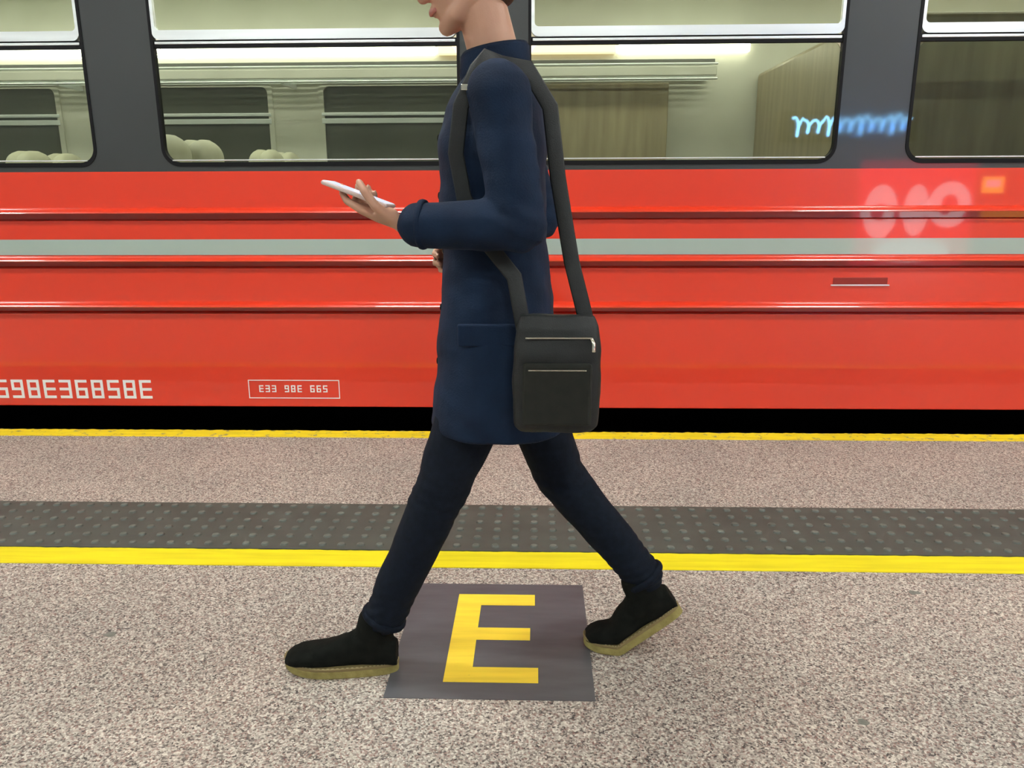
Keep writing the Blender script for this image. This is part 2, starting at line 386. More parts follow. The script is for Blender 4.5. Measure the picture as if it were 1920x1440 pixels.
# back wall: signs of the shops opposite the train, seen mirrored in its lacquer
poster_m = mat('backlit_poster_red', (0.6,0.06,0.09), 0.3, emit=(0.9,0.05,0.10), es=2.2)
pw_m = mat('backlit_poster_white', (0.8,0.8,0.8), 0.3, emit=(1.0,0.85,0.9), es=2.6)
blue_m = mat('blue_neon_tube', (0.3,0.6,0.9), 0.4, emit=(0.22,0.60,1.0), es=16.0)
yel_m = mat('backlit_yellow', (0.9,0.5,0.05), 0.4, emit=(1.0,0.55,0.05), es=5.0)
po = thing('lit_poster', 'backlit red poster with large pale shapes on the back wall', 'poster', (5.4, -3.99, 0.05))
obj('poster_box', B(-0.85, 0.85, 0.0, 0.08, 0.0, 1.50, bev=0.01), lampbody_m, po)
obj('poster_face', B(-0.81, 0.81, 0.08, 0.086, 0.04, 1.51), poster_m, po)
for ax, az, rx, rz, hx in ((-0.48,0.80,0.24,0.38,0.10),(0.02,0.82,0.18,0.36,0.0),(0.48,0.90,0.30,0.32,0.12),(0.0,0.25,0.55,0.17,0.0)):
    o_ = [(ax+rx*math.cos(2*math.pi*k/28), az+rz*math.sin(2*math.pi*k/28)) for k in range(28)]
    if hx:
        i_ = [(ax+hx*math.cos(2*math.pi*k/28), az+hx*1.2*math.sin(2*math.pi*k/28)) for k in range(28)]
        obj('pale_shape', ring(o_, i_, 0.086, 0.090), pw_m, po)
    else: obj('pale_shape', plate(o_, 0.086, 0.090), pw_m, po)
ns = thing('neon_sign', 'blue glowing script sign on the back wall above the poster', 'neon sign', (4.4, -4.0, 2.02))
bm = bmesh.new(); pts = []
for k in range(150):
    t = k/149; x = -0.80 + 1.60*t
    pts.append((x + 0.035*math.sin(t*70), 0.07, 0.03*t + 0.085*math.sin(t*70+1.2)*(1.0 if int(t*11)%3 else 1.5) ))
tube(bm, pts, [0.019]*len(pts), seg=6, up=(0,1,0)); obj('glowing_script', bm, blue_m, ns, smooth=True)
obj('backing_board', B(-0.95, 0.95, 0.0, 0.03, -0.2, 0.22, bev=0.005), band_m, ns)
for dx in (-0.5, 0.5): obj('bracket', B(dx-0.01, dx+0.01, 0.03, 0.07, -0.01, 0.01), alu_m, ns)
ys = thing('ticket_sign', 'small square yellow lit sign on the back wall right of the poster', 'sign', (6.47, -4.0, 1.10))
obj('sign_box', B(-0.16, 0.16, 0, 0.06, 0, 0.24, bev=0.01), lampbody_m, ys); obj('yellow_face', B(-0.15, 0.15, 0.06, 0.065, 0.01, 0.23), yel_m, ys)
obj('pale_panel', B(-0.10, 0.10, 0.065, 0.069, 0.09, 0.19), pw_m, ys)
ys = thing('wide_sign', 'low wide orange lit sign on the back wall right of the poster', 'sign', (6.95, -4.0, 0.72))
obj('sign_box', B(-0.55, 0.55, 0, 0.05, 0, 0.22, bev=0.01), lampbody_m, ys)
obj('yellow_face', B(-0.53, 0.53, 0.05, 0.055, 0.02, 0.20), mat('backlit_orange', (0.8,0.4,0.05), 0.4, emit=(1.0,0.42,0.04), es=2.0), ys)

# ------------------------------------------------------------------ the train
tr = thing('passenger_train', 'red train carriage with dark grey window band, silver stripe and ribbed side at the platform', 'train', (0, TY, 0))
X0, X1 = -10.0, 10.5      # carriage ends, local
WD = 2.90                 # carriage depth
PIT, WW = 1.7500, 1.435
wins = [(-1.788 + PIT*k, -1.788 + PIT*k + WW) for k in range(-4, 6)]
ZS, ZT = 1.338, 2.42      # window opening
# lower red side
sp_ = [(0.07,1.2835),(0.0,1.2835)]
for zc in (1.083, 0.852, 0.626):
    sp_ += [(0.0,zc+0.005),(0.055,zc+0.003),(0.055,zc-0.026),(0.030,zc-0.0315),(0.0,zc-0.0315)]
sp_ += [(0.0,0.116),(0.004,0.112),(0.07,0.112)]
obj('side_panel', xprofile(sp_, X0, X1), red_m, tr)
obj('side_stripe', B(X0, X1, -0.0015, 0.0, 0.8865, 0.9625), silver_m, tr)
def rib(zc, h=0.0315, d=0.034):
    pts = [(0.002, h+0.001)]; y, z = 0.0, h; n = 10
    seg = [(math.sin(R(62 - 44*k/(n-1))), math.cos(R(62 - 44*k/(n-1)))) for k in range(n)]   # convex upper flank
    sy = sum(q[0] for q in seg); sz = sum(q[1] for q in seg)
    pts.append((0.0, h))
    for a_, b_ in seg:
        y -= d*a_/sy; z -= (h-0.007)*b_/sz; pts.append((y, z))
    pts += [(-d*0.93, 0.004), (0.0, 0.004), (0.002, 0.004)]
    bm = xprofile([(q[0], q[1]+zc) for q in pts], X0, X1)
    o = obj('side_rib', bm, red_m, tr)
    me = o.data
    for p in me.polygons: p.use_smooth = len(p.vertices) == 4 and p.normal.z > 0.05
    for e in me.edges:
        a, b = (me.vertices[i].co for i in e.vertices)
        if abs(a.x-b.x) > 1 and a.z < zc + 0.0085: e.use_edge_sharp = True
    return o
for zc in (1.083, 0.852, 0.626): rib(zc)
loops = [rr(a, b, ZS-0.032, ZT+0.02, 0.085) for a, b in wins]
obj('window_band', holed(X0, X1, 1.2835, 2.62, loops, 0.0, 0.06), band_m, tr)
obj('roof_edge', xprofile([(0.0,2.62),(0.0,2.80),(0.12,2.98),(0.35,3.12),(0.9,3.22),(1.45,3.25),(2.0,3.22),(2.55,3.12),(2.78,2.98),(2.90,2.80),(2.90,2.62),(2.84,2.62),(2.84,2.72),(0.06,2.72),(0.06,2.62)], X0, X1), red_m, tr)
def window_part(a, b):
    g = obj('window', ring(rr(a, b, ZS-0.032, ZT+0.02, 0.085), rr(a+0.014, b-0.014, ZS-0.012, ZT, 0.07), -0.004, 0.03), gasket_m, tr)
    obj('sill_strip', B(a+0.05, b-0.05, -0.008, 0.0, ZS-0.006, ZS+0.000, bev=0.0015), alu_m, g)
    obj('lower_pane', plate(rr(a+0.012, b-0.012, ZS-0.014, 1.850, 0.069), 0.012, 0.017), glass_m, g)
    obj('upper_pane', plate(rr(a+0.03, b-0.03, 1.895, ZT-0.02, 0.02), 0.014, 0.019), glass_m, g)
    obj('sash_frame', ring(rr(a+0.013, b-0.013, 1.870, ZT-0.002, 0.035), rr(a+0.028, b-0.028, 1.9125, ZT-0.02, 0.02), -0.003, 0.024), alu_m, g)
    obj('sash_rail', B(a+0.02, b-0.02, -0.001, 0.02, 1.8515, 1.8635, bev=0.002), alu_m, g)
    obj('sash_gasket', B(a+0.012, b-0.012, 0.002, 0.026, 1.8365, 1.8700), gasket_m, g)
for a, b in wins: window_part(a, b)

# interior shell
FZ = 0.36
obj('carriage_floor', B(X0+0.1, X1-0.1, 0.07, WD-0.06, FZ-0.08, FZ), grey_m, tr)
obj('inner_ceiling', B(X0+0.1, X1-0.1, 0.06, WD-0.06, 2.68, 2.72), inner_ceil_m, tr)
fwins = [q for q in wins if q[0] < -0.5]
loops = [rr(a+0.05, b-0.05, ZS, 2.02, 0.06) for a, b in fwins]
obj('far_wall', holed(X0, X1, FZ-0.1, 2.68, loops, WD-0.10, WD-0.06), cream_m, tr)
obj('far_skin', holed(X0, X1, 0.112, 2.62, loops, WD-0.05, WD), red_m, tr)
obj('near_lining', B(X0+0.1, X1-0.1, 0.07, 0.09, FZ, 1.30), cream_m, tr)
for xx in (X0, X1-0.06): obj('end_wall', B(xx, xx+0.06, 0.06, WD-0.06, FZ-0.2, 2.72), cream_m, tr)
for a, b in fwins:
    g = obj('far_window', ring(rr(a+0.03, b-0.03, ZS-0.02, 2.04, 0.07), rr(a+0.07, b-0.07, ZS+0.02, 2.0, 0.05), WD-0.115, WD-0.095), cream_m, tr)
    obj('far_pane', plate(rr(a+0.05, b-0.05, ZS, 2.02, 0.06), WD-0.085, WD-0.075), nightglass_m, g)
    obj('far_rail', B(a+0.05, b-0.05, WD-0.12, WD-0.09, 1.775, 1.800, bev=0.003), alu_m, g)
    obj('far_rail', B(a+0.05, b-0.05, WD-0.12, WD-0.09, 1.715, 1.755, bev=0.003), alu_m, g)
# luggage rack, strip lights on the far side
lr = obj('luggage_rack', B(X0+0.2, 1.35, 2.44, 2.47, 2.015, 2.085, bev=0.008), cream_m, tr)
for k in range(7): obj('rack_bar', B(X0+0.2, 1.35, 2.50+0.045*k, 2.515+0.045*k, 2.02, 2.032), alu_m, lr)
for z_, d_ in ((1.995, 0.0), (2.10, 0.0)): obj('rack_tube', tube(bmesh.new(), [(X0+0.2,2.45,z_),(1.35,2.45,z_)], [0.009]*2, seg=10), alu_m, lr, smooth=True)
for a, b in wins:
    if a < 1.2: obj('rack_bracket', B(a-0.17, a-0.145, 2.46, 2.80, 1.98, 2.02), alu_m, lr)
warm_m = mat('warm_rack_light', (0.9,0.8,0.6), 0.5, emit=(1.0,0.72,0.42), es=RACK_LAMP*0.28)
for a_, b_, m_ in ((X0+0.2,-2.80,rackl_m),(-2.78,-0.80,rackl_m),(-0.78,0.62,warm_m),(0.64,1.66,rackl_m)):
    obj('rack_light', B(a_, b_, WD-0.17, WD-0.10, 2.225, 2.290, bev=0.01), m_, tr)
obj('wall_molding', B(X0+0.2, 1.40, WD-0.14, WD-0.10, 2.150, 2.180, bev=0.004), grey_m, tr)
for yy in (0.95, 1.95):
    obj('ceiling_strip_light', B(X0+0.3, X1-0.3, yy-0.07, yy+0.07, 2.655, 2.682, bev=0.008), strip_m, tr)
# brown wall cabinet and service compartment
obj('wall_cabinet', B(-0.10, 1.02, 2.58, WD-0.10, FZ, 1.985, bev=0.01), olive_m, tr)
obj('service_compartment', B(1.74, 5.3, 0.55, WD-0.12, FZ, 2.07, bev=0.03), olive_m, tr)
hs = obj('hand_pole', tube(bmesh.new(), [(1.66,0.62,FZ),(1.66,0.62,2.68)], [0.017]*2, seg=12), alu_m, tr, smooth=True)

# seats
def seat_part(x, y, d):
    """d = +1 seat faces +x"""
    s = -d
    bm = bmesh.new()
    box(bm, min(x, x+d*0.46), max(x, x+d*0.46), y-0.215, y+0.215, FZ+0.33, FZ+0.46, bev=0.04)
    box(bm, x+d*0.05-0.03, x+d*0.05+0.03, y-0.03, y+0.03, FZ, FZ+0.33)
    st = obj('seat', bm, seat_m, tr, smooth=False)
    b2 = bmesh.new(); prof = []
    for k in range(12):
        t = k/11; z = FZ + 0.40 + 0.52*t; xx = x + s*(0.02 + 0.10*t); wd = 0.215 - 0.012*t
        prof.append((xx, y, z, 0.045, wd, 4))
    loft(b2, prof, 24); obj('backrest', b2, seat_m, st, smooth=True)
    b3 = bmesh.new(); hp = []
    for k in range(14):
        t = k/13; z = FZ + 0.90 + 0.215*t; xx = x + s*(0.125 + 0.012*t); q = max(0.0, (t-0.45)/0.55)
        hp.append((xx, y, z, 0.068*(1-q**3*0.75)+0.001, 0.185*math.sqrt(max(0.03, 1-q**2.4*0.93)), 2.8))
    loft(b3, hp, 24); obj('headrest', b3, head_m, st, smooth=True)
    return st
def copy_tree(o, dx, dy):
    c = o.copy(); C.objects.link(c); c.parent = tr; c.location = (dx, dy, 0)
    for ch in list(o.children):
        d = ch.copy(); C.objects.link(d); d.parent = c
protos = {1: seat_part(0.10, 0.36, 1), -1: seat_part(-0.10, 0.36, -1)}
for d, p in protos.items():
    p.location = (-1.945, 0, 0)
for k in (-3, -2, -1, 0, 1):
    for d, p in protos.items():
        for dy in (0, 0.45, 1.62, 2.05):
            if (k == 0 and dy == 0): continue
            if k == 1 and dy > 1: continue
            copy_tree(p, -1.945 + PIT*k, dy)

# lettering low on the side
def glyph(bm, x, z0, w, h, segs, t=0.014, y0=-0.0016, y1=0.0):
    # segs: top mid bottom, left-top left-bottom right-top right-bottom
    q = {'t': (x, x+w, z0+h-t, z0+h), 'm': (x, x+w, z0+h/2-t/2, z0+h/2+t/2), 'b': (x, x+w, z0, z0+t),
         'L': (x, x+t, z0+h/2+t/2, z0+h-t), 'l': (x, x+t, z0+t, z0+h/2-t/2), 'R': (x+w-t, x+w, z0+h/2+t/2, z0+h-t), 'r': (x+w-t, x+w, z0+t, z0+h/2-t/2)}
    for s in segs:
        a, b, c, d = q[s]; box(bm, a, b, y0, y1, c, d)
bm = bmesh.new(); pat = ['tmbLl','tmbLlRr','tmbLr','tmbLlRr','tmbLlr','tmbRr','tmbLl','tmbLlRr','tmbLrR','tmbLlr','tmbRr','tmbLlRr']
xx = -1.975
for k in range(16):
    glyph(bm, xx-0.062, 0.153, 0.062, 0.098, pat[k % 12]); xx -= 0.084
obj('side_lettering', bm, white_m, tr)['label'] = 'row of white block characters'
bm = ring([( -1.47,0.157),(-1.00,0.157),(-1.00,0.2545),(-1.47,0.2545)], [(-1.466,0.161),(-1.004,0.161),(-1.004,0.2505),(-1.466,0.2505)], -0.0016, 0.0)
fr_ = obj('marking_frame', bm, white_m, tr)
bm = bmesh.new(); xx = -1.415
for k in range(11):
    if k not in (3, 7): glyph(bm, xx, 0.190, 0.022, 0.036, pat[(k*5) % 12], t=0.0055)
    xx += 0.033
obj('small_marking', bm, white_m, fr_)
hd = obj('recessed_step_plate', B(1.44, 1.70, -0.004, 0.0, 0.742, 0.775, bev=0.002), mat('dark_red_recess', (0.25,0.015,0.008), 0.5), tr)
obj('plate_lip', B(1.43, 1.71, -0.007, 0.0, 0.735, 0.7415, bev=0.001), alu_m, hd)
# underframe, bogies
obj('underframe', B(X0, X1, 0.40, WD-0.08, 0.02, 0.27), under_m, tr)
for bx in (-7.0, 7.2):
    bo = obj('bogie', B(bx-1.5, bx+1.5, 0.5, 2.4, -0.45, 0.02, bev=0.05), under_m, tr)
    for wx in (-0.95, 0.95):
        for wy in (0.72, 2.10):
            bm = bmesh.new(); bmesh.ops.create_cone(bm, cap_ends=True, segments=40, radius1=0.40, radius2=0.37, depth=0.12,
                matrix=Matrix.Translation((bx+wx, wy, -0.55)) @ Matrix.Rotation(R(90), 4, 'X'))
            obj('wheel', bm, under_m, bo)
for ry in (0.72, 2.10):
    bm = B(-14, 14, TY+ry-0.035, TY+ry+0.035, -1.10, -0.95, bev=0.01)
    tag(obj('rail', bm, under_m), 'steel running rail under the train, ' + ('nearer the platform' if ry < 1 else 'farther from the platform'), 'rail')

# ------------------------------------------------------------------ the walking person
PX, PY = -0.09, 1.85
pe = thing('person', 'person in navy coat, dark jeans and black boots striding left with a phone in hand', 'person', (0, 0, 0))
hipL, kneeL, ankL = Vector((-0.085,1.77,0.86)), Vector((-0.235,1.765,0.475)), Vector((-0.400,1.765,0.105))
hipR, kneeR, ankR = Vector((-0.075,1.92,0.86)), Vector((0.065,1.915,0.475)), Vector((0.302,1.882,0.190))
shL, elL, wrL = Vector((-0.075,1.665,1.385)), Vector((-0.035,1.615,1.125)), Vector((-0.275,1.655,1.128))
shR, elR, wrR = Vector((-0.075,2.035,1.385)), Vector((0.005,2.085,1.125)), Vector((-0.120,1.995,1.055))
body = bmesh.new()
# torso and legs below the clothes
loft(body, [(-0.08,1.85,0.80,0.09,0.14),(-0.085,1.85,0.90,0.10,0.15),(-0.09,1.85,1.02,0.085,0.13),(-0.095,1.85,1.20,0.095,0.14),(-0.09,1.85,1.34,0.09,0.16),(-0.085,1.85,1.41,0.06,0.12),(-0.088,1.85,1.45,0.052,0.06)])
for h, k, a in ((hipL,kneeL,ankL),(hipR,kneeR,ankR)):
    tube(body, [h, h.lerp(k,0.5), k, k.lerp(a,0.4), a], [0.075,0.062,0.047,0.044,0.030])
tube(body, [ankL, ankL+Vector((-0.02,0,-0.035)), ankL+Vector((-0.10,0,-0.05)), ankL+Vector((-0.16,0,-0.055))], [0.028,0.024,0.018,0.015])
tube(body, [ankR, ankR+Vector((-0.020,0,-0.060)), ankR+Vector((-0.055,0,-0.130)), ankR+Vector((-0.120,0,-0.158))], [0.026,0.020,0.014,0.010])
for s_, e_, w_ in ((shL,elL,wrL),(shR,elR,wrR)):
    tube(body, [s_, s_.lerp(e_,0.5), e_], [0.048,0.042,0.036], up=(1,0.1,0)); ell(body, e_, (0.037,0.037,0.037))
    tube(body, [e_, e_.lerp(w_,0.35), w_], [0.035,0.037,(0.026,0.021)])
# neck and head (head bowed a little towards the phone)
tube(body, [(-0.085,1.85,1.42),(-0.098,1.85,1.50),(-0.118,1.85,1.575)], [0.064,0.056,0.055], seg=20)
HC = Vector((-0.150,1.85,1.655)); HR = Matrix.Rotation(R(-14), 3, 'Y')   # bowed: local -x is the face
def H(x, y, z): return HC + HR @ Vector((x, y, z))
ell(body, H(0.014,0,0.028), (0.094,0.076,0.094), HR, 28)        # cranium
ell(body, H(-0.032,0,-0.020), (0.062,0.063,0.080), HR, 26)      # face mass
tube(body, [H(0.005,0.050,-0.045), H(-0.045,0.036,-0.085), H(-0.074,0,-0.098), H(-0.045,-0.036,-0.085), H(0.005,-0.050,-0.045)], [0.022,0.020,0.019,0.020,0.022], seg=12)  # jaw line
ell(body, H(-0.045,0,-0.070), (0.042,0.038,0.036), HR, 18)      # chin
tube(body, [H(-0.084,0,0.018), H(-0.100,0,-0.008), H(-0.108,0,-0.027)], [0.009,0.011,0.014], seg=12, up=(0,1,0))   # nose
for sy in (-1, 1):
    ell(body, H(-0.096,sy*0.012,-0.030), (0.010,0.008,0.008), HR, 10)          # nostril wings
    tube(body, [H(-0.088,sy*0.012,0.026), H(-0.083,sy*0.034,0.029), H(-0.066,sy*0.054,0.020)], [0.009,0.010,0.009], seg=10)  # brow
    ell(body, H(-0.066,sy*0.040,-0.022), (0.022,0.022,0.020), HR, 12)          # cheek
    tube(body, [H(0.012,sy*0.076,0.020), H(0.018,sy*0.083,0.006), H(0.012,sy*0.080,-0.016), H(0.004,sy*0.075,-0.026)], [0.008,0.010,0.009,0.007], seg=8)   # ear
tube(body, [H(-0.082,-0.022,-0.056), H(-0.094,0,-0.053), H(-0.082,0.022,-0.056)], [0.005,0.007,0.005], seg=8)
tube(body, [H(-0.080,-0.020,-0.066), H(-0.091,0,-0.067), H(-0.080,0.020,-0.066)], [0.005,0.007,0.005], seg=8)

def hand(bm, wrist, F, N, T, grip):
    """F fingers forward, N palm normal, T thumb side"""
    F = F.normalized(); T = (T - F*T.dot(F)).normalized(); N2 = F.cross(T); N2 = N2 if N2.dot(N) > 0 else -N2
    def P(f, t, n): return wrist + F*f + T*t + N2*n
    tube(bm, [P(-0.02,0,0), P(0.02,0,0), P(0.055,0,-0.001), P(0.090,0,0)], [(0.023,0.019),(0.030,0.016),(0.040,0.015),(0.041,0.012)], seg=18, up=tuple(N2))
    ell(bm, P(0.035,0.022,0.008), (0.026,0.020,0.016), None, 12)
    L = [(0.043,0.025,0.021),(0.047,0.029,0.022),(0.044,0.027,0.021),(0.034,0.021,0.019)]
    for i, t0 in enumerate((0.030, 0.010, -0.011, -0.030)):
        p = P(0.092 - 0.004*abs(i-1.2), t0, 0.0); pts_ = [P(0.070, t0*0.92, 0.0), p]
        ang = 0.0
        for j, l in enumerate(L[i]):
            c, s_, tt = grip[i][j]
            p = p + (F*c + N2*s_ + T*tt).normalized()*l; pts_.append(p)
        tube(bm, pts_, [0.0095,0.0095,0.0088,0.0080,0.0068], seg=10, up=tuple(T))
    th = grip[4]; p = P(0.028, 0.030, 0.006); pts_ = [P(0.012,0.016,0.004), p]
    for (c, s_, tt), l in zip(th, (0.040,0.032,0.026)):
        p = p + (F*c + N2*s_ + T*tt).normalized()*l; pts_.append(p)
    tube(bm, pts_, [0.012,0.0125,0.0105,0.0098,0.0080], seg=10, up=tuple(N2))
    return P
FL = Vector((-0.93,0.10,0.34)); TL = Vector((0,-1,0)); NL = Vector((0.34,0,0.93))
gripL = [[(0.85,0.10,-0.40),(0.7,0.35,-0.6),(0.5,0.6,-0.5)],
         [(0.65,0.02,-0.75),(0.25,0.55,-0.75),(0.1,0.95,0.10)],
         [(0.45,0.02,-0.85),(0.10,0.80,-0.55),(0.0,0.85,0.45)],
         [(0.25,0.02,-0.90),(0.05,0.95,-0.25),(0.0,0.70,0.65)],
         [(0.70,0.35,0.62),(0.80,0.58,0.05),(0.75,0.45,-0.35)]]
PL = hand(body, wrL, FL, NL, TL, gripL)
FR = Vector((-0.93,-0.12,-0.20)); TR = Vector((0.05,-0.25,0.95)); NR = Vector((0,-1,-0.2))
curl = [[(0.9,0.4,0),(0.35,0.9,0),(-0.35,0.9,0)], [(0.88,0.45,0),(0.2,0.95,0),(-0.5,0.85,0)], [(0.86,0.5,0),(0.1,1,0),(-0.6,0.8,0)], [(0.84,0.55,0),(0,1,0),(-0.65,0.75,0)],
        [(0.8,0.25,0.35),(0.85,0.45,-0.1),(0.7,0.6,-0.35)]]
hand(body, wrR, FR, NR, TR, curl)
remesh('body', body, 0.0042, skin_m, pe, 3)

# face details
for sy in (-1, 1):
    bm = bmesh.new(); ell(bm, H(-0.0735,sy*0.031,0.005), (0.0120,0.0125,0.0085), HR, 16)
    ey = obj('eye', bm, eye_m, pe, smooth=True)
    bm = bmesh.new(); ell(bm, H(-0.0845,sy*0.031,0.0040), (0.0020,0.0056,0.0052), HR, 12); obj('iris', bm, iris_m, ey, smooth=True)
    bm = tube(bmesh.new(), [H(-0.096,sy*0.016,0.033), H(-0.092,sy*0.034,0.037), H(-0.074,sy*0.053,0.030)], [0.003,0.0035,0.002], seg=8); obj('eyebrow', bm, hair_m, pe, smooth=True)
obj('lips', tube(bmesh.new(), [H(-0.086,-0.021,-0.061), H(-0.0995,0,-0.060), H(-0.086,0.021,-0.061)], [(0.003,0.006),(0.004,0.0085),(0.003,0.006)], seg=10), lip_m, pe, smooth=True)
bm = bmesh.new()
ell(bm, H(0.024,0,0.042), (0.100,0.084,0.097), HR, 30)
ell(bm, H(0.055,0,-0.005), (0.062,0.074,0.085), HR, 24)
tube(bm, [H(-0.072,-0.050,0.078), H(-0.085,-0.010,0.090), H(-0.078,0.045,0.080)], [0.018,0.022,0.018], seg=12)
remesh('hair', bm, 0.005, hair_m, pe, 2, disp=lambda p: 0.0025*noise.noise(Vector((p.x*60, p.y*90, p.z*25))))

# coat
co_ = bmesh.new()
loft(co_, [(-0.085,1.85,0.645,0.168,0.205),(-0.088,1.85,0.72,0.157,0.200),(-0.09,1.85,0.84,0.143,0.190),(-0.092,1.85,0.96,0.130,0.178),(-0.095,1.85,1.08,0.120,0.166),(-0.10,1.85,1.20,0.122,0.172),(-0.098,1.85,1.30,0.122,0.188),(-0.092,1.85,1.37,0.108,0.190),(-0.088,1.85,1.415,0.085,0.160),(-0.087,1.85,1.445,0.066,0.095),(-0.088,1.85,1.462,0.060,0.065)], 36)
for s_, e_, w_, q in ((shL,elL,wrL,0.86),(shR,elR,wrR,0.95)):
    wq = e_.lerp(w_, q)
    tube(co_, [s_+Vector((0,0,-0.005)), s_.lerp(e_,0.45), e_], [0.066,0.060,0.055], seg=18, up=(1,0.1,0))
    tube(co_, [e_, e_.lerp(w_,0.3), e_.lerp(w_,0.6), wq], [0.054,0.055,0.051,0.047], seg=18)
    ell(co_, e_, (0.056,0.056,0.056), None, 18)
def coat_disp(p):
    n1 = noise.noise(Vector((p.x*5, p.y*5, p.z*11))) * 0.0065
    n2 = noise.noise(Vector((p.x*15+4, p.y*15, p.z*30))) * 0.0032
    d = min((p-elL).length, (p-elR).length)
    n3 = math.sin(p.z*150 + p.x*70)*0.0030*max(0, 1-d/0.11)
    return n1+n2+n3
coat = remesh('coat', co_, 0.0065, coat_m, pe, 5, disp=coat_disp)
# collar, hem, cuffs, placket, buttons, pocket
bm = bmesh.new(); n = 30; rg = []
for r_, z0 in ((1.0,1.430),(1.10,1.455),(1.06,1.492),(0.99,1.500),(0.95,1.47),(0.90,1.43)):
    rg.append([bm.verts.new((-0.092+(0.072*r_)*math.cos(2*math.pi*k/n), 1.85+(0.073*r_)*math.sin(2*math.pi*k/n), z0+0.012*math.cos(2*math.pi*k/n))) for k in range(n)])
for A, Bq in zip(rg, rg[1:]+rg[:1]):
    for k in range(n): bm.faces.new((A[k],A[(k+1)%n],Bq[(k+1)%n],Bq[k]))
obj('collar', bm, coat_m, coat, smooth=True)
def ringtube(c, a, b, r, axis_d, seg=8, n=36, upv=(0,0,1)):
    d = Vector(axis_d).normalized(); s = d.cross(Vector(upv)); s = s.normalized() if s.length > 1e-3 else Vector((1,0,0)); u = s.cross(d)
    bm = bmesh.new(); rs = []
    for k in range(n):
        t = 2*math.pi*k/n; o = s*math.cos(t)*a + u*math.sin(t)*b; on = (s*math.cos(t) + u*math.sin(t)).normalized()
        rs.append([bm.verts.new(Vector(c) + o + on*r*math.cos(2*math.pi*j/seg) + d*r*1.6*math.sin(2*math.pi*j/seg)) for j in range(seg)])
    for k in range(n):
        A, Bq = rs[k], rs[(k+1)%n]
        for j in range(seg): bm.faces.new((A[j],A[(j+1)%seg],Bq[(j+1)%seg],Bq[j]))
    return bm
for e_, w_, q in ((elL,wrL,0.86),(elR,wrR,0.95)):
    obj('cuff', ringtube(e_.lerp(w_, q-0.03), 0.0475, 0.0475, 0.0045, w_-e_), coat_m, coat, smooth=True)
for k in range(5):
    z = 0.80 + 0.13*k; xb = -0.094 - (0.150 if z < 0.9 else 0.132 if z < 1.0 else 0.123)
    hit = coat.closest_point_on_mesh(Vector((xb-0.05, 1.828, z)))[1]; bm = bmesh.new(); ell(bm, hit, (0.004,0.009,0.009), None, 12); obj('button', bm, suede_m, coat, smooth=True)
bm = B(-0.17, -0.03, 1.665, 1.678, 0.865, 0.915, bev=0.005); obj('pocket_flap', bm, coat_m, coat)

# jeans
jb = bmesh.new()
for h, k, a, cuffz in ((hipL,kneeL,ankL,0.86),(hipR,kneeR,ankR,0.93)):
    tube(jb, [h, h.lerp(k,0.35), h.lerp(k,0.8), k, k.lerp(a,0.35), k.lerp(a,0.7), k.lerp(a,cuffz)], [0.098,0.086,0.070,0.064,0.060,0.053,0.052], seg=20)
ell(jb, (-0.08,1.85,0.86), (0.105,0.15,0.10), None, 20)
def jean_disp(p):
    d = min((p-kneeL).length, (p-kneeR).length); a = min((p-ankL).length, (p-ankR).length)
    return noise.noise(Vector((p.x*9,p.y*9,p.z*16)))*0.005 + math.sin(p.z*190+p.x*60)*0.0028*max(0,1-d/0.10) + math.sin(p.z*260-p.x*90)*0.0030*max(0,1-a/0.17)
jeans = remesh('jeans', jb, 0.006, jean_m, pe, 4, disp=jean_disp)
for k, a, q in ((kneeL,ankL,0.88),(kneeR,ankR,0.94)):
    obj('turned_cuff', ringtube(k.lerp(a, q), 0.0525, 0.0525, 0.006, a-k), jean_m, jeans, smooth=True)

